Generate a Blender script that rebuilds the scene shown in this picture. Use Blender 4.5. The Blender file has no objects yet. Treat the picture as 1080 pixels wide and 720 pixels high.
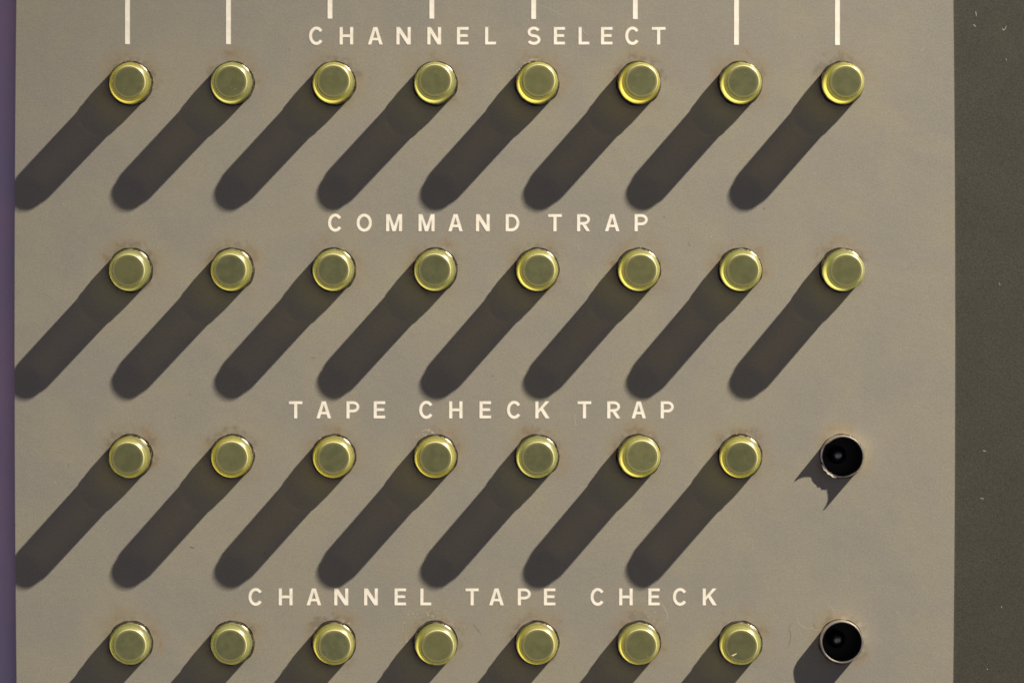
import bpy, bmesh, math, random
from mathutils import Vector
from math import radians, sin, cos, pi, sqrt

random.seed(7)
U = 0.00025            # metres per unit: all sizes below are written in quarter millimetres
S = bpy.context.scene
COL = S.collection

# ------------------------------------------------------------------ camera
CAM_D = 4700.0
cam_data = bpy.data.cameras.new('camera')
cam = bpy.data.objects.new('camera', cam_data)
COL.objects.link(cam)
CAM_X, CAM_Y = 400.0, 340.0      # the lens axis meets the panel up and left of the frame's centre
cam.location = ((CAM_X - 540) * U, -CAM_D * U, (360 - CAM_Y) * U)
cam.rotation_euler = (radians(90), 0, 0)
cam_data.sensor_width = 36.0
cam_data.lens = 36.0 * CAM_D / 1080.0
cam_data.shift_x = (540 - CAM_X) / 1080.0
cam_data.shift_y = -(360 - CAM_Y) / 1080.0
cam_data.clip_start = 0.01
cam_data.clip_end = 50.0
S.camera = cam

# ------------------------------------------------------------------ room light
world = bpy.data.worlds.new('World')
S.world = world
world.use_nodes = True
bg = world.node_tree.nodes['Background']
bg.inputs['Color'].default_value = (0.97, 0.885, 0.99, 1)
bg.inputs['Strength'].default_value = 0.174

# one warm lamp up to the right, about three metres away, raking over the panel
ld = bpy.data.lights.new('lamp', 'SPOT')
ld.energy = 1570.0
ld.color = (1.0, 0.87, 0.66)
ld.shadow_soft_size = 0.021
ld.spot_size = radians(15.5)
ld.spot_blend = 1.0
lamp = bpy.data.objects.new('lamp', ld)
COL.objects.link(lamp)
lamp.location = (8060 * U, -3110 * U, 9100 * U)
aim = Vector((330 * U, 0, -190 * U)) - Vector(lamp.location)
lamp.rotation_euler = aim.to_track_quat('-Z', 'Y').to_euler()

S.view_settings.view_transform = 'Standard'
S.view_settings.look = 'None'
S.view_settings.exposure = 0.0
S.view_settings.gamma = 1.0
S.render.engine = 'CYCLES'
S.cycles.use_denoising = True
S.cycles.max_bounces = 8
S.cycles.pixel_filter_type = 'BLACKMAN_HARRIS'
S.cycles.filter_width = 1.7


# ------------------------------------------------------------------ helpers
def X(px):
    return (px - 540.0) * U


def Y(py):
    return (360.0 - py) * U


def mesh_from(name, verts, faces, mats, smooth=None, mat_idx=None, scale=U):
    me = bpy.data.meshes.new(name)
    me.from_pydata([(v[0] * scale, v[1] * scale, v[2] * scale) for v in verts], [], faces)
    for m in mats:
        me.materials.append(m)
    if mat_idx:
        for p, i in zip(me.polygons, mat_idx):
            p.material_index = i
    me.update()
    if smooth is not None:
        for p in me.polygons:
            p.use_smooth = True
        me.set_sharp_from_angle(angle=radians(smooth))
    return me


def link(name, me, parent=None):
    o = bpy.data.objects.new(name, me)
    COL.objects.link(o)
    o.parent = parent
    return o


def thing(name, label, cat, px=540, py=360, group=None):
    """Empty on the panel surface; its local +Z points out of the panel."""
    o = bpy.data.objects.new(name, None)
    COL.objects.link(o)
    o.empty_display_size = 0.005
    o.location = (X(px), 0, Y(py))
    o.rotation_euler = (radians(90), 0, 0)
    o['label'] = label
    o['category'] = cat
    if group:
        o['group'] = group
    return o


def lathe(profile, seg=56):
    """profile: (r, z) from the bottom outside to the top; r=0 closes with a fan."""
    verts, faces, rings = [], [], []
    for r, z in profile:
        if r == 0:
            rings.append([len(verts)])
            verts.append((0, 0, z))
        else:
            rings.append(list(range(len(verts), len(verts) + seg)))
            for k in range(seg):
                a = 2 * pi * k / seg
                verts.append((r * cos(a), r * sin(a), z))
    for a, b in zip(rings[:-1], rings[1:]):
        for k in range(seg):
            k2 = (k + 1) % seg
            if len(a) == 1:
                faces.append((a[0], b[k2], b[k]))
            elif len(b) == 1:
                faces.append((a[k], a[k2], b[0]))
            else:
                faces.append((a[k], a[k2], b[k2], b[k]))
    return verts, faces


def fillet(cx, cz, r, a0, a1, n=6):
    return [(cx + r * cos(radians(a0 + (a1 - a0) * i / n)), cz + r * sin(radians(a0 + (a1 - a0) * i / n)))
            for i in range(n + 1)]


# ------------------------------------------------------------------ materials
class NT:
    def __init__(self, name):
        self.m = bpy.data.materials.new(name)
        self.m.use_nodes = True
        self.t = self.m.node_tree
        self.b = self.t.nodes['Principled BSDF']
        tc = self.t.nodes.new('ShaderNodeTexCoord')
        mp = self.t.nodes.new('ShaderNodeMapping')
        mp.inputs['Scale'].default_value = (1 / U, 1 / U, 1 / U)
        self.t.links.new(tc.outputs['Object'], mp.inputs['Vector'])
        self.vec = mp.outputs['Vector']

    def put(self, sock, v):
        if hasattr(v, 'is_output') or isinstance(v, bpy.types.NodeSocket):
            self.t.links.new(v, sock)
        elif isinstance(v, tuple) and len(v) == 3 and sock.type == 'RGBA':
            sock.default_value = (*v, 1)
        else:
            sock.default_value = v

    def math(self, op, a, b=0.0, c=None, clamp=False):
        n = self.t.nodes.new('ShaderNodeMath')
        n.operation = op
        n.use_clamp = clamp
        self.put(n.inputs[0], a)
        self.put(n.inputs[1], b)
        if c is not None:
            self.put(n.inputs[2], c)
        return n.outputs[0]

    def noise(self, scale, detail=3, rough=0.55, vec=None, dist=0.0):
        n = self.t.nodes.new('ShaderNodeTexNoise')
        n.inputs['Scale'].default_value = scale
        n.inputs['Detail'].default_value = detail
        n.inputs['Roughness'].default_value = rough
        n.inputs['Distortion'].default_value = dist
        self.t.links.new(vec or self.vec, n.inputs['Vector'])
        return n.outputs['Fac']

    def remap(self, v, a, b, c=0.0, d=1.0):
        n = self.t.nodes.new('ShaderNodeMapRange')
        n.interpolation_type = 'SMOOTHSTEP'
        self.put(n.inputs['Value'], v)
        n.inputs['From Min'].default_value = a
        n.inputs['From Max'].default_value = b
        n.inputs['To Min'].default_value = c
        n.inputs['To Max'].default_value = d
        return n.outputs['Result']

    def mix(self, f, a, b, mode='MIX'):
        n = self.t.nodes.new('ShaderNodeMix')
        n.data_type = 'RGBA'
        n.blend_type = mode
        self.put(n.inputs['Factor'], f)
        self.put(n.inputs['A'] if False else n.inputs[6], a)
        self.put(n.inputs[7], b)
        return n.outputs[2]

    def sep(self):
        n = self.t.nodes.new('ShaderNodeSeparateXYZ')
        self.t.links.new(self.vec, n.inputs[0])
        return n.outputs

    def bump(self, h, dist, strength=1.0, normal=None):
        n = self.t.nodes.new('ShaderNodeBump')
        n.inputs['Distance'].default_value = dist
        n.inputs['Strength'].default_value = strength
        self.put(n.inputs['Height'], h)
        if normal is not None:
            self.t.links.new(normal, n.inputs['Normal'])
        return n.outputs['Normal']

    def set(self, **kw):
        for k, v in kw.items():
            self.put(self.b.inputs[k.replace('_', ' ')], v)
        return self.m


PITCH_X, PITCH_Y = 107.13, 196.45
COL0, ROW0 = 137.8, 88.2


def panel_paint():
    n = NT('panel_paint')
    fine = n.noise(0.55, 2, 0.7)
    grain = n.noise(0.16, 4, 0.6)
    blotch = n.noise(0.012, 4, 0.55, dist=0.4)
    blotch2 = n.noise(0.03, 3, 0.6)
    c = n.mix(n.remap(blotch, 0.35, 0.65), (0.239, 0.235, 0.223), (0.258, 0.252, 0.218))
    c = n.mix(n.remap(blotch2, 0.45, 0.72, 0, 0.35), c, (0.236, 0.231, 0.226))
    c = n.mix(n.remap(fine, 0.25, 0.75), n.mix(0.11, c, (0.05, 0.045, 0.04)), n.mix(0.10, c, (0.62, 0.58, 0.5)))
    c = n.mix(n.remap(grain, 0.3, 0.7), n.mix(0.05, c, (0.08, 0.07, 0.06)), c)
    # rust and grime creeping out from the holes
    s = n.sep()
    x = n.math('ADD', s[0], 540 - COL0)
    y = n.math('ADD', s[1], ROW0 - 360 - 4)
    dx = n.math('WRAP', x, PITCH_X / 2, -PITCH_X / 2)
    dy = n.math('WRAP', y, PITCH_Y / 2, -PITCH_Y / 2)
    d = n.math('SQRT', n.math('ADD', n.math('MULTIPLY', dx, dx), n.math('MULTIPLY', dy, dy)))
    keep = n.math('MULTIPLY', n.math('LESS_THAN', s[0], 395.0), n.math('GREATER_THAN', s[0], -455.0))
    rn = n.noise(0.045, 4, 0.65, dist=0.8)
    d2 = n.math('ADD', d, n.math('MULTIPLY', n.math('SUBTRACT', rn, 0.5), -34.0))
    stain = n.math('MULTIPLY', n.remap(d2, 42, 22), n.remap(n.noise(0.02, 2), 0.38, 0.62, 0.15, 1.0))
    stain = n.math('MULTIPLY', stain, keep)
    c = n.mix(n.math('MULTIPLY', stain, 0.40), c, (0.25, 0.195, 0.115))
    rust = n.math('MULTIPLY', n.remap(d2, 33, 25), n.remap(n.noise(0.09, 3, 0.7), 0.5, 0.68))
    c = n.mix(n.math('MULTIPLY', n.math('MULTIPLY', rust, keep), 0.34), c, (0.23, 0.13, 0.05))
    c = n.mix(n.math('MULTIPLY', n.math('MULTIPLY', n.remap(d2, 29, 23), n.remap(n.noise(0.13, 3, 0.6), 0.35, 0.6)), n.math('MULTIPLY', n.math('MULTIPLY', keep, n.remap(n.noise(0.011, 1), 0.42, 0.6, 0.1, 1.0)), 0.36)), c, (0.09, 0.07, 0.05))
    # old dark specks and pale nicks
    sp = n.noise(0.19, 1, 0.4)
    c = n.mix(n.remap(sp, 0.80, 0.83, 0, 0.5), c, (0.07, 0.06, 0.05))
    sp2 = n.noise(0.24, 1, 0.4, dist=0.3)
    c = n.mix(n.remap(sp2, 0.81, 0.84, 0, 0.5), c, (0.5, 0.46, 0.39))
    nb = n.bump(fine, 0.35 * U, 0.16)
    nb = n.bump(n.noise(0.03, 3), 1.2 * U, 0.2, nb)
    return n.set(Base_Color=c, Roughness=0.62, Specular_IOR_Level=0.3, Normal=nb)


def flat_paint(name, a, b, rough=0.6, scale=0.03, grain=0.15, bump=0.2):
    n = NT(name)
    c = n.mix(n.remap(n.noise(scale, 4), 0.35, 0.65), a, b)
    f = n.noise(0.8, 2, 0.7)
    c = n.mix(n.remap(f, 0.25, 0.75), n.mix(grain, c, (0.0, 0.0, 0.0)), n.mix(grain * 0.35, c, (0.5, 0.47, 0.42)))
    return n.set(Base_Color=c, Roughness=rough, Specular_IOR_Level=0.3, Normal=n.bump(f, 0.35 * U, bump))


def cap_plastic(name='cap_plastic', through=0.87, tint=((0.36, 0.35, 0.25), (0.31, 0.325, 0.24)), gloss=0.03):
    """hollow translucent moulding: part of the light passes the wall, part scatters through it"""
    n = NT(name)
    oi = n.t.nodes.new('ShaderNodeObjectInfo')
    c = n.mix(oi.outputs['Random'], tint[0], tint[1])
    c = n.mix(n.remap(n.noise(0.12, 4, 0.6), 0.5, 0.75, 0, 0.4), c, (0.45, 0.38, 0.2))
    nb = n.bump(n.noise(0.25, 3), 0.4 * U, 0.12)
    m = n.set(Base_Color=c, Roughness=0.5, Specular_IOR_Level=0.0, Normal=nb)
    tl = n.t.nodes.new('ShaderNodeBsdfTranslucent')
    rnd = n.math('FRACT', n.math('MULTIPLY', oi.outputs['Random'], 7.31))
    n.t.links.new(n.mix(rnd, (0.80, 0.79, 0.27), (0.70, 0.75, 0.40)), tl.inputs['Color'])
    tp = n.t.nodes.new('ShaderNodeBsdfTransparent')
    tp.inputs['Color'].default_value = (1.0, 0.90, 0.54, 1)
    lw = n.t.nodes.new('ShaderNodeLayerWeight')
    lw.inputs['Blend'].default_value = 0.5
    face = lw.outputs['Facing']                                  # 0 straight on, 1 at grazing angles
    ge = n.t.nodes.new('ShaderNodeNewGeometry')
    clear = n.math('MULTIPLY', n.math('SUBTRACT', 1.0, face), n.math('MULTIPLY_ADD', ge.outputs['Backfacing'], 0.60, 0.09))
    m1 = n.t.nodes.new('ShaderNodeMixShader')
    m1.inputs[0].default_value = through
    n.t.links.new(n.b.outputs[0], m1.inputs[1])
    n.t.links.new(tl.outputs[0], m1.inputs[2])
    m2 = n.t.nodes.new('ShaderNodeMixShader')
    n.t.links.new(clear, m2.inputs[0])
    n.t.links.new(m1.outputs[0], m2.inputs[1])
    n.t.links.new(tp.outputs[0], m2.inputs[2])
    gl = n.t.nodes.new('ShaderNodeBsdfGlossy')
    gl.inputs['Roughness'].default_value = 0.32
    n.t.links.new(nb, gl.inputs['Normal'])
    m3 = n.t.nodes.new('ShaderNodeMixShader')
    n.t.links.new(n.math('MULTIPLY_ADD', n.math('POWER', face, 4.0), 0.15, gloss), m3.inputs[0])
    n.t.links.new(m2.outputs[0], m3.inputs[1])
    n.t.links.new(gl.outputs[0], m3.inputs[2])
    n.t.links.new(m3.outputs[0], n.t.nodes['Material Output'].inputs[0])
    return m


def lens_plastic():
    n = NT('lens_plastic')
    oi = n.t.nodes.new('ShaderNodeObjectInfo')
    cb = n.t.nodes.new('ShaderNodeCombineXYZ')
    n.t.links.new(n.math('MULTIPLY', oi.outputs['Random'], 900.0), cb.inputs[2])
    va = n.t.nodes.new('ShaderNodeVectorMath')
    n.t.links.new(n.vec, va.inputs[0])
    n.t.links.new(cb.outputs[0], va.inputs[1])
    v = va.outputs[0]
    c = n.mix(n.remap(n.noise(0.09, 4, 0.6, v), 0.35, 0.65), (0.094, 0.106, 0.054), (0.120, 0.133, 0.068))
    c = n.mix(n.remap(n.noise(0.35, 2, 0.6, v), 0.70, 0.78, 0, 0.5), c, (0.35, 0.34, 0.2))
    s = n.sep()
    rad = n.math('SQRT', n.math('ADD', n.math('MULTIPLY', s[0], s[0]), n.math('MULTIPLY', s[1], s[1])))
    c = n.mix(n.remap(rad, 13.6, 16.4, 0, 0.8), c, (0.27, 0.255, 0.09))  # soft glow of the translucent edge, painted as a yellow ring in the colour
    c = n.mix(n.math('MULTIPLY', n.math('FRACT', n.math('MULTIPLY', oi.outputs['Random'], 13.7)), 0.3), c, (0.17, 0.165, 0.06))
    c = n.mix(n.remap(n.noise(0.6, 1, 0.5, v), 0.76, 0.80, 0, 0.6), c, (0.42, 0.41, 0.3))
    ru = n.remap(n.noise(0.2, 3, 0.6, v), 0.3, 0.7, 0.28, 0.45)
    return n.set(Base_Color=c, Roughness=ru, IOR=1.49, Normal=n.bump(n.noise(0.18, 3, 0.5, v), 0.5 * U, 0.12))


def metal(name, a, b, rough=0.28, scale=0.14):
    n = NT(name)
    w = n.noise(scale, 4, 0.65)
    c = n.mix(n.remap(w, 0.4, 0.62), a, b)
    return n.set(Base_Color=c, Metallic=1.0, Roughness=n.remap(w, 0.3, 0.7, rough, rough + 0.2),
                 Normal=n.bump(n.noise(0.3, 3), 0.5 * U, 0.3))


def worn_print():
    n = NT('cream_print')
    c = n.mix(n.remap(n.noise(0.08, 4), 0.35, 0.65), (0.89, 0.88, 0.85), (0.76, 0.74, 0.70))
    c = n.mix(n.remap(n.noise(0.35, 4, 0.7), 0.60, 0.74, 0, 0.55), c, (0.42, 0.39, 0.34))
    return n.set(Base_Color=c, Roughness=0.6, Specular_IOR_Level=0.3, Normal=n.bump(n.noise(0.5, 2), 0.3 * U, 0.15))


M_PANEL = panel_paint()
M_EDGE = flat_paint('bare_edge', (0.36, 0.32, 0.26), (0.28, 0.25, 0.2), 0.5)
M_HOLE_WALL = flat_paint('dark_hole_wall', (0.02, 0.017, 0.013), (0.05, 0.04, 0.03), 0.6, 0.1)  # near-black colour for the walls of the holes
M_DARK = flat_paint('dark_side_paint', (0.033, 0.035, 0.031), (0.038, 0.039, 0.034), 0.6, 0.02, 0.2, 0.2)
M_PURPLE = flat_paint('purple_paint', (0.70, 0.52, 0.74), (0.56, 0.50, 0.74), 0.6, 0.01, 0.12, 0.15)
M_PRINT = worn_print()
M_CAP = cap_plastic()
M_HIGHLIGHT_RIM = cap_plastic('highlight_rim_plastic', 0.58, ((0.84, 0.81, 0.64), (0.80, 0.80, 0.64)), 0.10)  # paler than the cap, so the added bead shows as a bright arc
M_LENS = lens_plastic()
M_BEZEL = metal('tarnished_chrome', (0.02, 0.018, 0.017), (0.28, 0.255, 0.22), 0.2)
M_CHROME = metal('worn_chrome', (0.85, 0.82, 0.79), (0.50, 0.47, 0.43), 0.28)
M_TORN = metal('torn_metal', (0.12, 0.115, 0.105), (0.08, 0.075, 0.07), 0.55)
M_BLACK = flat_paint('black_interior', (0.007, 0.007, 0.007), (0.011, 0.010, 0.010), 0.28, 0.1, 0.0, 0.0)
M_GLINT = metal('dull_contact', (0.42, 0.41, 0.43), (0.06, 0.06, 0.065), 0.25, 0.22)
M_CHIP = flat_paint('chipped_paint', (0.34, 0.31, 0.26), (0.46, 0.42, 0.36), 0.45, 0.3, 0.1, 0.2)
M_FLAKE = flat_paint('clear_flake', (0.85, 0.8, 0.5), (0.9, 0.86, 0.62), 0.25, 0.3, 0.0, 0.1)
M_HAIR = flat_paint('dust_fibre', (0.44, 0.41, 0.35), (0.38, 0.35, 0.30), 0.6, 0.3, 0.0, 0.0)
M_STAINHAIR = flat_paint('dark_fibre', (0.10, 0.08, 0.06), (0.12, 0.1, 0.07), 0.6, 0.3, 0.0, 0.0)

# ------------------------------------------------------------------ layout of the 32 positions
ROWS = ['CHANNEL SELECT', 'COMMAND TRAP', 'TAPE CHECK TRAP', 'CHANNEL TAPE CHECK']
ORD = ['first', 'second', 'third', 'fourth', 'fifth', 'sixth', 'seventh', 'eighth']
POS = {(r, c): (COL0 + PITCH_X * c, ROW0 + PITCH_Y * r) for r in range(4) for c in range(8)}
POS[3, 7] = (886.8, 676.0)

# ------------------------------------------------------------------ control panel
HOLE_R = 23.7
panel = thing('control_panel', 'grey-brown painted metal control panel with cream lettering and rows of round holes', 'panel')


def build_plate():
    SEG = 64
    L0, R0, T0, B0 = 15.4, 1006.0, -70.0, 790.0

    def bow(px, py):          # both cut edges are very slightly bowed
        k = ((py - 350.0) / 350.0) ** 2
        if px <= L0 + 0.01:
            return px + 1.9 * k
        if px >= R0 - 0.01:
            return px + 1.4 - 1.9 * k
        return px
    verts, faces, mi = [], [], []
    idx = {}

    def v(px, py, z=0.0):
        key = (round(px, 4), round(py, 4), z)
        if key not in idx:
            idx[key] = len(verts)
            verts.append((bow(px, py) - 540, 360 - py, z))
        return idx[key]
    xs = [L0] + [POS[0, c][0] + PITCH_X / 2 for c in range(8)] + [R0]
    ys = [T0] + [POS[r, 0][1] - 42 for r in range(1)]
    ys = [T0, POS[0, 0][1] - 45]
    bands = [(T0, POS[0, 0][1] - 45, None)]
    for r in range(4):
        cy = POS[r, 0][1]
        bands.append((cy - 45, cy + 45, r))
        nxt = POS[r + 1, 0][1] - 45 if r < 3 else B0
        bands.append((cy + 45, nxt, None))
    for (y0, y1, r) in bands:
        for c in range(9):
            x0, x1 = xs[c], xs[c + 1]
            if r is None or c == 8:
                ny = 8
                for k in range(ny):
                    ya, yb = y0 + (y1 - y0) * k / ny, y0 + (y1 - y0) * (k + 1) / ny
                    faces.append((v(x0, yb), v(x1, yb), v(x1, ya), v(x0, ya)))
                    mi.append(0)
                continue
            cx, cy = POS[r, c]
            inner, outer, low = [], [], []
            for k in range(SEG):
                a = 2 * pi * k / SEG
                ca, sa = cos(a), sin(a)
                rr = HOLE_R + 0.25 * sin(5 * a + r * 3 + c) + 0.18 * sin(11 * a + c * 2)
                inner.append(v(cx + rr * ca, cy - rr * sa))
                low.append(v(cx + rr * ca, cy - rr * sa, -3.0))
                t = 1e9
                if ca > 1e-9: t = min(t, (x1 - cx) / ca)
                if ca < -1e-9: t = min(t, (x0 - cx) / ca)
                if sa > 1e-9: t = min(t, (cy - y0) / sa)
                if sa < -1e-9: t = min(t, (cy - y1) / sa)
                outer.append((cx + t * ca, cy - t * sa))
            corners = [(x1, y0), (x0, y0), (x0, y1), (x1, y1)]
            for k in range(SEG):
                k2 = (k + 1) % SEG
                pa, pb = outer[k], outer[k2]
                extra = None
                for q in corners:
                    aq = math.atan2(cy - q[1], q[0] - cx) % (2 * pi)
                    if 2 * pi * k / SEG + 1e-6 < aq < 2 * pi * (k + 1) / SEG - 1e-6:
                        extra = q
                poly = [inner[k], v(*pa)] + ([v(*extra)] if extra else []) + [v(*pb), inner[k2]]
                faces.append(tuple(poly))
                mi.append(0)
                faces.append((low[k], inner[k], inner[k2], low[k2]))
                mi.append(2)
    # the cut edges all round
    n = 24
    for side in (0, 1):
        xx = (L0, R0)[side]
        for k in range(n):
            ya, yb = T0 + (B0 - T0) * k / n, T0 + (B0 - T0) * (k + 1) / n
            f = (v(xx, ya), v(xx, yb), v(xx, yb, -3.0), v(xx, ya, -3.0))
            # rim vertices at these heights are separate from the face's, 0 wide gap
            faces.append(f if side else f[::-1])
            mi.append(1)
    for k, yy in enumerate((T0, B0)):
        f = (v(L0, yy), v(R0, yy), v(R0, yy, -3.0), v(L0, yy, -3.0))
        faces.append(f if k else f[::-1])
        mi.append(1)
    # every plate vertex on the left and right edges follows the same bow, so the rim meets the face
    return mesh_from('face_plate', verts, faces, [M_PANEL, M_EDGE, M_HOLE_WALL], None, mi)


link('face_plate', build_plate(), panel)


def box_mesh(name, x0, x1, y0, y1, z0, z1, mats, bev=0.0):
    bm = bmesh.new()
    bmesh.ops.create_cube(bm, size=1)
    for q in bm.verts:
        q.co.x = ((x0 + x1) / 2 + q.co.x * (x1 - x0) - 540) * U
        q.co.y = (360 - (y0 + y1) / 2 + q.co.y * (y1 - y0)) * U
        q.co.z = ((z0 + z1) / 2 + q.co.z * (z1 - z0)) * U
    if bev:
        bmesh.ops.bevel(bm, geom=list(bm.edges), offset=bev * U, segments=2, affect='EDGES', profile=0.5)
    me = bpy.data.meshes.new(name)
    bm.to_mesh(me)
    bm.free()
    for m in mats:
        me.materials.append(m)
    return me


link('back_plate', box_mesh('back_plate', 12, 1010, -70, 790, -46, -40, [M_BLACK]), panel)

t = thing('side_panel', 'dark olive-grey painted side panel right of the lettered panel', 'panel')
link('face', box_mesh('face', 1004.2, 1160, -70, 790, -30, -1.6, [M_DARK], 0.6), t)
t = thing('purple_panel', 'narrow dull purple painted edge at the far left', 'panel')
link('face', box_mesh('face', -80, 60, -70, 790, -34, -14.0, [M_PURPLE], 0.3), t)


# ------------------------------------------------------------------ lettering
def strip(path, w, closed=False):
    """outline polygon of a stroke of width w along a path"""
    lft, rgt = [], []
    n = len(path)
    for i, p in enumerate(path):
        a = path[max(i - 1, 0)]
        b = path[min(i + 1, n - 1)]
        dx, dy = b[0] - a[0], b[1] - a[1]
        l = sqrt(dx * dx + dy * dy)
        nx, ny = -dy / l, dx / l
        lft.append((p[0] + nx * w / 2, p[1] + ny * w / 2))
        rgt.append((p[0] - nx * w / 2, p[1] - ny * w / 2))
    return lft + rgt[::-1]


def arc(cx, cy, rx, ry, a0, a1, n=18):
    return [(cx + rx * cos(radians(a0 + (a1 - a0) * i / n)), cy + ry * sin(radians(a0 + (a1 - a0) * i / n)))
            for i in range(n + 1)]


def glyph(ch, w, h, s=3.25, q=2.85):
    m = h / 2
    if ch == 'H':
        return [[(0, 0), (s, 0), (s, m - q / 2), (w - s, m - q / 2), (w - s, 0), (w, 0), (w, h), (w - s, h),
                 (w - s, m + q / 2), (s, m + q / 2), (s, h), (0, h)]]
    if ch == 'E':
        return [[(0, 0), (w, 0), (w, q), (s, q), (s, m - q / 2 + .2), (w * .93, m - q / 2 + .2), (w * .93, m + q / 2 + .2),
                 (s, m + q / 2 + .2), (s, h - q), (w, h - q), (w, h), (0, h)]]
    if ch == 'L':
        return [[(0, 0), (w, 0), (w, q), (s, q), (s, h), (0, h)]]
    if ch == 'T':
        return [[(w / 2 - s / 2, 0), (w / 2 + s / 2, 0), (w / 2 + s / 2, h - q), (w, h - q), (w, h), (0, h), (0, h - q),
                 (w / 2 - s / 2, h - q)]]
    if ch == 'N':
        d = s * 1.12
        return [[(0, 0), (s, 0), (s, h - 6.2), (w - d, 0), (w, 0), (w, h), (w - s, h), (w - s, 6.2), (d, h), (0, h)]]
    if ch == 'M':
        d = s * 1.05
        return [[(0, 0), (s, 0), (s, h - 5.6), (w / 2 - 1.7, 0), (w / 2 + 1.7, 0), (w - s, h - 5.6), (w - s, 0), (w, 0), (w, h),
                 (w - d - .6, h), (w / 2, 5.4), (d + .6, h), (0, h)]]
    if ch == 'A':
        k = s * 1.08
        ap = 2.1
        # two legs meeting at a flat apex, and the bar between them
        yi = h - q - 0.6
        out = [(0, 0), (k, 0), (w / 2, yi), (w - k, 0), (w, 0), (w / 2 + ap, h), (w / 2 - ap, h)]
        y0, y1 = h * .24, h * .24 + q * .9
        xa = lambda yy: k + (w / 2 - k) * yy / yi
        return [out, [(xa(y0), y0), (w - xa(y0), y0), (w - xa(y1), y1), (xa(y1), y1)]]
    if ch == 'K':
        return [[(0, 0), (s, 0), (s, h * .30), (s + 2.4, h * .30 + 2.9), (w - s * 1.2, 0), (w + .3, 0), (s + 4.9, h * .60),
                 (w, h), (w - s * 1.2, h), (s, h * .52), (s, h), (0, h)]]
    if ch == 'C':
        return [strip(arc(w / 2, m, w / 2 - s / 2, h / 2 + .4 - q / 2, 36, 324, 30), s * .95)]
    if ch == 'O':
        return [strip(arc(w / 2, m, w / 2 - s / 2, h / 2 + .4 - q / 2, 0, 180, 24), s * .95),
                strip(arc(w / 2, m, w / 2 - s / 2, h / 2 + .4 - q / 2, 180, 360, 24), s * .95)]
    if ch == 'S':
        sw = s * .92
        ru = (h / 2 + .4 - sw / 2) / 2
        up = arc(w / 2, h + .4 - sw / 2 - ru, w / 2 - sw / 2 - .4, ru, 22, 262, 20)
        lo = arc(w / 2, -.4 + sw / 2 + ru, w / 2 - sw / 2, ru, 82, -158, 20)
        return [strip(up + lo, sw)]
    if ch == 'D':
        p = [(s, q / 2), (w * .42, q / 2)] + arc(w * .42, m, w * .58 - s / 2, h / 2 - q / 2, -80, 80, 20) + \
            [(w * .42, h - q / 2), (s, h - q / 2)]
        return [[(0, 0), (s, 0), (s, h), (0, h)], strip(p, s * .93)]
    if ch in 'PR':
        yb = h * (.43 if ch == 'P' else .46)
        mid, ry = (h + yb) / 2 - q / 4, (h - yb) / 2 - q / 4
        p = [(s, mid - ry), (w * .5, mid - ry)] + arc(w * .5, mid, w * .5 - s / 2, ry, -78, 78, 18) + \
            [(w * .5, mid + ry), (s, mid + ry)]
        g = [[(0, 0), (s, 0), (s, h), (0, h)], strip(p, q)]
        if ch == 'R':
            yt = mid - ry - q / 2 - 0.03
            g.append([(w - s * 1.15, 0), (w, 0), (w * .5 + s * .75, yt), (w * .5 - s * .45, yt)])
        return g


def prism(polys, z0, z1):
    verts, faces = [], []
    for P in polys:
        area = sum(P[i][0] * P[(i + 1) % len(P)][1] - P[(i + 1) % len(P)][0] * P[i][1] for i in range(len(P)))
        if area < 0:
            P = P[::-1]
        n, b = len(P), len(verts)
        verts += [(x, y, z1) for x, y in P] + [(x, y, z0) for x, y in P]
        faces.append(tuple(range(b, b + n)))
        for i in range(n):
            j = (i + 1) % n
            faces.append((b + i, b + n + i, b + n + j, b + j))
    return verts, faces


TEXT = [
    (28.9, 47.2, [('C', 325.9, 341.4), ('H', 358.2, 372.4), ('A', 388.0, 403.6), ('N', 418.1, 433.1), ('N', 450.7, 465.1),
                  ('E', 481.9, 494.1), ('L', 511.6, 523.1), ('S', 556.0, 570.0), ('E', 584.1, 595.8), ('L', 610.2, 621.5),
                  ('E', 633.8, 645.9), ('C', 659.3, 674.8), ('T', 687.4, 701.8)]),
    (226.0, 243.9, [('C', 345.9, 361.2), ('O', 376.0, 392.2), ('M', 407.2, 424.0), ('M', 441.4, 458.3), ('A', 472.8, 488.0),
                    ('N', 502.0, 516.4), ('D', 533.3, 547.8), ('T', 578.2, 592.4), ('R', 608.6, 622.3), ('A', 638.0, 653.3),
                    ('P', 669.3, 683.3)]),
    (423.1, 441.0, [('T', 304.7, 318.9), ('A', 333.7, 349.2), ('P', 365.4, 379.1), ('E', 394.1, 406.2), ('C', 442.0, 457.4),
                    ('H', 473.7, 487.7), ('E', 505.7, 517.8), ('C', 534.6, 550.0), ('K', 564.6, 579.3), ('T', 609.2, 623.5),
                    ('R', 640.4, 654.1), ('A', 666.1, 681.2), ('P', 696.8, 710.8)]),
    (620.2, 637.9, [('C', 262.0, 277.4), ('H', 294.0, 308.5), ('A', 323.3, 338.7), ('N', 352.5, 367.2), ('N', 384.0, 398.4),
                    ('E', 416.1, 428.2), ('L', 443.3, 454.7), ('T', 491.0, 504.8), ('A', 515.9, 531.3), ('P', 546.1, 559.9),
                    ('E', 573.6, 585.7), ('C', 622.8, 637.9), ('H', 653.0, 667.2), ('E', 683.8, 695.7), ('C', 709.6, 725.0),
                    ('K', 741.1, 755.6)]),
]
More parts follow.
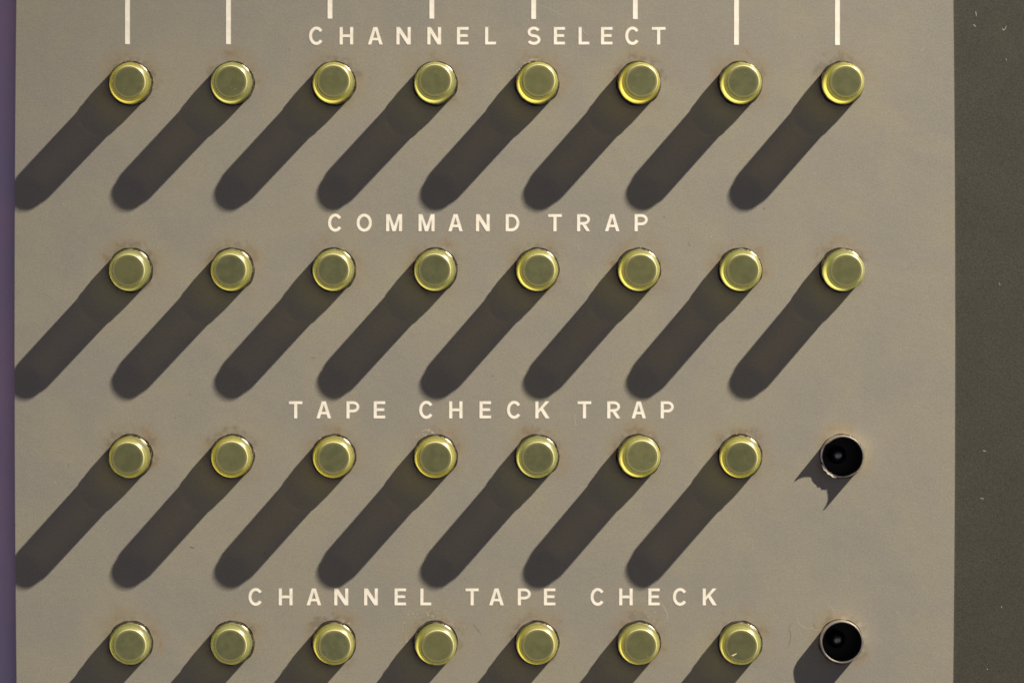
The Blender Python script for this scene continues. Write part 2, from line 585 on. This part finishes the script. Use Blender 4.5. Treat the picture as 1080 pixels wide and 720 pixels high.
for row, (yt, yb, items) in zip(ROWS, TEXT):
    le = bpy.data.objects.new('lettering', None)
    COL.objects.link(le)
    le.parent = panel
    le.empty_display_size = 0.002
    le['label'] = 'cream printed lettering reading ' + row
    for ch, x0, x1 in items:
        vs, fs = prism(glyph(ch, x1 - x0, yb - yt), 0.03, 0.16)
        o = link('letter', mesh_from('letter', vs, fs, [M_PRINT]), le)
        o.location = ((x0 - 540) * U, (360 - yb) * U, 0)

for x, yb in ((134.4, 46.9), (240.9, 46.9), (348.0, 20.0), (455.4, 20.0), (562.8, 20.4), (670.0, 20.5), (776.7, 47.6), (883.2, 47.8)):
    vs, fs = prism([[(-2.5, 0), (2.5, 0), (2.5, yb + 60), (-2.5, yb + 60)]], 0.03, 0.16)
    o = link('index_line', mesh_from('index_line', vs, fs, [M_PRINT]), panel)
    o.location = ((x - 540) * U, (360 - yb) * U, 0)

# ------------------------------------------------------------------ lamp buttons
BEZ_Z = 11.5
bez_prof = [(21.9, -40.0), (21.9, -2.0), (23.0, -0.6), (23.0, 0.6), (23.0, 2.4), (22.8, 8.8), (22.6, 9.6), (22.3, 10.2)] + \
    fillet(21.4, BEZ_Z - 0.85, 0.85, 0, 180, 8) + [(20.6, 2.0), (20.5, -39.0), (0, -39.0)]
bez_me = mesh_from('bezel', *lathe(bez_prof), [M_BEZEL], 40)

cap_prof = [(0, -12.0), (19.9, -12.0), (20.0, BEZ_Z + 0.1), (21.3, BEZ_Z + 0.2)] + fillet(21.1, BEZ_Z + 1.3, 0.65, -50, 75, 6) + \
    [(20.8, BEZ_Z + 2.2), (20.5, BEZ_Z + 3.0), (20.2, 24.0), (19.85, 36.6)] + fillet(18.55, 37.2, 1.25, 5, 36, 5) + \
    [(17.3, 40.0), (16.4, 40.6), (15.9, 40.7), (0, 40.7)]
cap_me = mesh_from('cap', *lathe(cap_prof, 72), [M_CAP], 50)
lens_prof = [(0, 40.0), (16.0, 40.0), (16.1, 40.9), (16.45, 41.0), (16.4, 41.17), (12, 41.2), (7, 41.22), (0, 41.23)]
highlight_rim_prof = [(16.0, 39.8), (17.2, 39.8)] + fillet(16.15, 39.95, 1.2, 0, 88, 12) + [(16.0, 40.95)]  # bead added round the lens to catch the lamp as a highlight arc
highlight_rim_me = mesh_from('rim', *lathe(highlight_rim_prof, 72), [M_HIGHLIGHT_RIM], 60)
lens_me = mesh_from('lens', *lathe(lens_prof, 64), [M_LENS], 40)

# sideways lean of individual caps (in px at the top of the cap: right, down)
FACE = [[(136.0, 86.7), (243.2, 86.4), (351.6, 85.7), (458.7, 85.2), (568.2, 85.3), (676.5, 85.7), (783.8, 86.4), (892.2, 86.4)],
        [(135.2, 285.2), (242.5, 284.9), (351.0, 284.9), (458.2, 284.9), (568.2, 285.2), (675.7, 285.2), (783.4, 285.2), (892.5, 285.2)],
        [(134.6, 483.3), (244.0, 482.4), (351.6, 483.0), (459.2, 483.0), (567.2, 483.1), (677.0, 481.4), (781.7, 483.0)],
        [(136.7, 680.6), (242.7, 680.4), (352.8, 681.1), (461.5, 681.5), (567.5, 680.3), (675.4, 680.6), (781.8, 681.0)]]
LEAN = {}
for r in range(4):
    for c in range(len(FACE[r])):
        k = 41.5 / (CAM_D - 41.5)
        bx, by = POS[r, c]
        LEAN[r, c] = (FACE[r][c][0] - bx - (bx - CAM_X) * k, FACE[r][c][1] - by - (by - CAM_Y) * k)

for r in range(4):
    for c in range(8):
        if c == 7 and r >= 2:
            continue
        px, py = POS[r, c]
        where = ('leftmost' if c == 0 else 'rightmost' if (c == 7) else ORD[c] + ' from the left')
        lab = 'yellow-green translucent button, %s in the row under %s' % (where, ROWS[r])
        b = thing('indicator_button', lab, 'button', px, py, 'yellow-green buttons in rows on the panel')
        link('bezel', bez_me, b)
        cp = link('cap', cap_me, b)
        lx, ly = LEAN[r, c]
        cp.rotation_mode = 'ZYX'
        cp.rotation_euler = (ly / 41.5, lx / 41.5, 0)
        link('lens', lens_me, cp)
        link('rim', highlight_rim_me, cp)

# ------------------------------------------------------------------ two sockets whose caps are gone
def tube(height_fn, inner_z=-38.0, seg=96):
    """thin tube whose rim height changes round the circle"""
    verts, faces = [], []
    rings = [lambda h: (21.9, -40.0), lambda h: (21.9, -2.0), lambda h: (22.95, -0.6), lambda h: (22.95, 0.4),
             lambda h: (22.8, min(2.2, h * .5)), lambda h: (22.2, h - 0.7), lambda h: (21.7, h), lambda h: (21.0, h),
             lambda h: (20.6, h - 0.5), lambda h: (20.4, min(1.5, h - 1)), lambda h: (20.3, inner_z)]
    for f in rings:
        for k in range(seg):
            a = 2 * pi * k / seg
            rr, z = f(height_fn(a))
            verts.append((rr * cos(a), rr * sin(a), z))
    mi = []
    for j in range(len(rings) - 1):
        for k in range(seg):
            k2 = (k + 1) % seg
            faces.append((j * seg + k, j * seg + k2, (j + 1) * seg + k2, (j + 1) * seg + k))
            mi.append(0 if j < 8 else 1)
    faces.append(tuple((len(rings) - 1) * seg + k for k in range(seg)))
    mi.append(1)
    return verts, faces, mi


def h_whole(a):
    return 11.6 + 0.25 * sin(3 * a + 1)


def h_broken(a):
    d = (a - radians(45) + pi) % (2 * pi) - pi       # 0 towards the upper right
    ad = abs(d)
    jag = 0.22 * sin(9 * a) + 0.12 * sin(23 * a + 2)
    lo, hi = 3.7 + 1.4 * jag, 14.4 + 0.25 * jag
    tooth = 1.8 * math.exp(-((d - 2.6) / 0.12) ** 2)
    e0, e1 = radians(88), radians(101)
    t = min(max((ad - e0) / (e1 - e0), 0), 1)
    return hi * (1 - t) + (lo + tooth) * t


for r, fn, lab in ((2, h_whole, ''), (3, h_whole, '')):
    px, py = POS[r, 7]
    if r == 2:
        fn = h_broken
        lab = 'black empty socket with a broken metal collar under TAPE CHECK TRAP'
    else:
        lab = 'black empty socket with a whole metal collar under CHANNEL TAPE CHECK'
    b = thing('empty_socket', lab, 'socket', px, py, 'empty sockets in the right column')
    vs, fs, mi = tube(fn)
    collar = link('collar', mesh_from('collar', vs, fs, [M_CHROME, M_BLACK], 40, mi), b)
    if r == 2:          # a torn strip of the collar bent outwards
        tv, tf = [], []
        for k in range(15):
            a = radians(196 + 4.2 * k)
            ro, wob = 23.5 + .5 * sin(k * 1.7), .15 * sin(k * 2.3)
            tv += [(21.0 * cos(a), 21.0 * sin(a), 2.6), (21.2 * cos(a), 21.2 * sin(a), 3.2), (ro * cos(a), ro * sin(a), 4.5 + wob),
                   (ro * cos(a), ro * sin(a), 3.9 + wob)]
            if k:
                q0, q1 = 4 * (k - 1), 4 * k
                for e in range(4):
                    tf.append((q0 + e, q1 + e, q1 + (e + 1) % 4, q0 + (e + 1) % 4))
        tf += [(0, 1, 2, 3), tuple(4 * 14 + e for e in (3, 2, 1, 0))]
        link('torn_strip', mesh_from('torn_strip', tv, tf, [M_TORN], 30), collar)
    prof = [(0, -37.9), (9, -37.9), (9.5, -20), (8.6, -15.5), (7.0, -12.5), (4.8, -10.4), (3.6, -9.8), (3.2, -10.6), (1.6, -10.2), (0, -9.9)]
    v2, f2 = lathe(prof, 32)
    o = link('contact', mesh_from('contact', v2, f2, [M_GLINT], 40), b)
    o.location = (-2.5 * U, 1.0 * U, 0)

# ------------------------------------------------------------------ chipped paint, scratches and dust on the panel
cv, cf = [], []


def flake(px, py, size, h):
    n = random.choice((4, 5, 6))
    b = len(cv)
    a0 = random.uniform(0, 6)
    ex = random.uniform(0.3, 1.0)
    size *= 1.15
    pts = [(size * random.uniform(.6, 1) * cos(a0 + 6.283 * k / n), size * ex * random.uniform(.6, 1) * sin(a0 + 6.283 * k / n)) for k in range(n)]
    for x, y in pts:
        cv.append((px - 540 + x, 360 - py + y, 0.02))
    cv.append((px - 540 + random.uniform(-.3, .3) * size, 360 - py + random.uniform(-.3, .3) * size, h))
    for k in range(n):
        cf.append((b + k, b + (k + 1) % n, b + n))


def ring_chips(r, c, n, r0, r1, amid, aspan, smin=.35, smax=.8):
    px, py = POS[r, c]
    for _ in range(n):
        a = radians(amid + random.gauss(0, aspan / 2))
        rr = r0 + (r1 - r0) * random.random() ** 1.7
        flake(px + rr * cos(a), py - rr * sin(a), random.uniform(smin, smax), random.uniform(.08, .25))


for r in range(4):
    for c in range(8):
        ring_chips(r, c, random.randint(0, 3), 23.6, 26, 60, 90, .5, .9)
ring_chips(3, 3, 46, 25, 42, 80, 80, .5, 1.2)
ring_chips(3, 3, 14, 30, 38, 165, 25, .4, .9)
ring_chips(2, 3, 20, 25, 30, 105, 40, .6, 1.3)
ring_chips(0, 4, 14, 23.8, 25.8, 110, 35, .6, 1.2)
ring_chips(2, 1, 16, 23.5, 24.9, 60, 130, .4, .8)
ring_chips(1, 1, 5, 23.5, 25.9, 40, 70, .4, .8)
ring_chips(1, 3, 10, 23.5, 25.9, 40, 60, .4, .8)
ring_chips(3, 5, 26, 26, 40, 55, 50, .4, .9)
ring_chips(3, 2, 8, 23.8, 26.0, 70, 90, .5, 1.0)
ring_chips(2, 2, 7, 23.8, 26.0, 60, 100, .5, 1.0)
ring_chips(2, 0, 9, 23.8, 26.0, 20, 90, .5, 1.0)
ring_chips(0, 0, 9, 23.8, 26.0, 40, 80, .5, 1.0)
ring_chips(0, 1, 8, 23.8, 26.5, 40, 80, .5, 1.0)
ring_chips(3, 1, 12, 23.5, 25.9, 60, 90, .4, .8)
ring_chips(3, 0, 10, 23.5, 25.9, 50, 80, .4, .7)
for _ in range(45):
    flake(random.uniform(25, 995), random.uniform(5, 715), random.uniform(.25, .5), random.uniform(.1, .3))
pc = link('paint_chips', mesh_from('paint_chips', cv, cf, [M_CHIP]), panel)
pc['kind'] = 'stuff'


def scratch(name, pts, w, mat, z=0.03, parent=panel):
    sm = []
    for i in range(len(pts) - 1):           # smooth the polyline a little
        p0, p1, p2, p3 = pts[max(i - 1, 0)], pts[i], pts[i + 1], pts[min(i + 2, len(pts) - 1)]
        for k in range(6):
            u = k / 6
            sm.append(tuple(0.5 * (2 * p1[j] + (p2[j] - p0[j]) * u + (2 * p0[j] - 5 * p1[j] + 4 * p2[j] - p3[j]) * u * u +
                                   (3 * p1[j] - p0[j] - 3 * p2[j] + p3[j]) * u ** 3) for j in (0, 1)))
    sm.append(pts[-1])
    verts, faces = [], []
    n = len(sm)
    for i, p in enumerate(sm):
        a, b = sm[max(i - 1, 0)], sm[min(i + 1, n - 1)]
        dx, dy = b[0] - a[0], -(b[1] - a[1])
        l = sqrt(dx * dx + dy * dy) or 1
        ww = w * 0.55 * (0.35 + 0.65 * sin(pi * min(max(i / (n - 1), .03), .97)))
        nx, ny = -dy / l * ww / 2, dx / l * ww / 2
        x, y = p[0] - 540, 360 - p[1]
        verts += [(x + nx, y + ny, 0.03), (x, y, 0.03 + z), (x - nx, y - ny, 0.03)]
    for i in range(n - 1):
        b = i * 3
        faces += [(b + 1, b, b + 3, b + 4), (b + 2, b + 1, b + 4, b + 5)]
    return link(name, mesh_from(name, verts, faces, [mat]), parent)


for pts, w in [
    ([(566, 5), (578, 9), (592, 16), (603, 24)], .7), ([(614, 31), (617, 35), (622, 38)], 1.0),
    ([(610, 28), (612, 34)], .8), ([(606, 440), (607, 446), (608, 449)], 1.1), ([(606, 436), (606, 441)], .8),
    ([(872, 639), (877, 640), (880, 646)], 1.0), ([(841, 650), (842, 656), (848, 661), (856, 663)], .9),
    ([(854, 661), (861, 664), (866, 663)], .9), ([(611, 258), (610, 262), (613, 265)], .8),
    ([(628, 160), (636, 168), (640, 169)], .7), ([(696, 632), (701, 640), (704, 648), (703, 656)], 1.1),
    ([(690, 634), (698, 638), (702, 646)], .7), ([(84, 640), (90, 644)], .6), ([(66, 214), (69, 217)], .8),
    ([(967, 51), (972, 53), (975, 50)], .8), ([(640, 100), (643, 103), (646, 101)], .7),
    ([(556, 64), (563, 62.5), (570, 62.8)], 1.4), ([(444, 455), (449, 453.5), (455, 454)], 1.3),
    ([(286, 23), (290, 26)], .6), ([(372, 23), (384, 24)], .5), 
]:
    scratch('scratch', pts, w, M_HAIR)
for pts, w in [
    ([(836, 656), (832, 662), (834, 668), (833, 676), (831, 684)], .8), ([(856, 655), (859, 659), (860, 664)], .7),
    ([(499, 658), (504, 664), (508, 669)], .9), ([(200, 576), (205, 578)], 1.6), ([(328, 377.5), (333, 377)], 1.0),
    ([(726, 255), (728, 260)], .9), ([(72, 489), (72, 492)], .9),
    ([(518, 396), (521, 397)], .9), ([(700, 228), (701, 230)], 1.2),
]:
    scratch('mark', pts, w, M_STAINHAIR)

# nicks in the dark side panel
side = bpy.data.objects['side_panel']
for pts, w in [([(1029, 12), (1030, 17)], 1.3), ([(1027, 26), (1029, 28.5)], 1.5), ([(1057, 30), (1059, 32), (1062, 27)], 1.2),
               ([(1061, 62), (1062, 64)], 1.0), ([(1037, 475), (1040, 476)], 1.3), ([(1034, 525), (1038, 526)], 0.9),
               ([(1054, 298), (1055, 301)], 1.0), ([(1056, 639), (1057, 641)], 1.0), ([(1041, 705), (1042, 706)], 1.2)]:
    o = scratch('nick', pts, w, M_HAIR, 0.1, side)
    o.location = (0, 0, -1.6 * U)

# a chip broken out of one lens
for o in bpy.data.objects:
    if o.name.startswith('indicator_button') and 'seventh' in o['label'] and 'CHANNEL TAPE' in o['label']:
        lens_cap = [ch for ch in o.children if ch.name.startswith('cap')][0]
        lens_cap.rotation_euler.z = 0.0
        vs = [(-10.9, -10.2, 41.1), (-9.2, -11.6, 41.1), (-4.6, -7.9, 41.3), (-5.0, -7.5, 41.3), (-8.6, -9.8, 41.7)]
        link('crack', mesh_from('crack', vs, [(0, 1, 4), (1, 2, 4), (2, 3, 4), (3, 0, 4)], [M_FLAKE]), lens_cap)
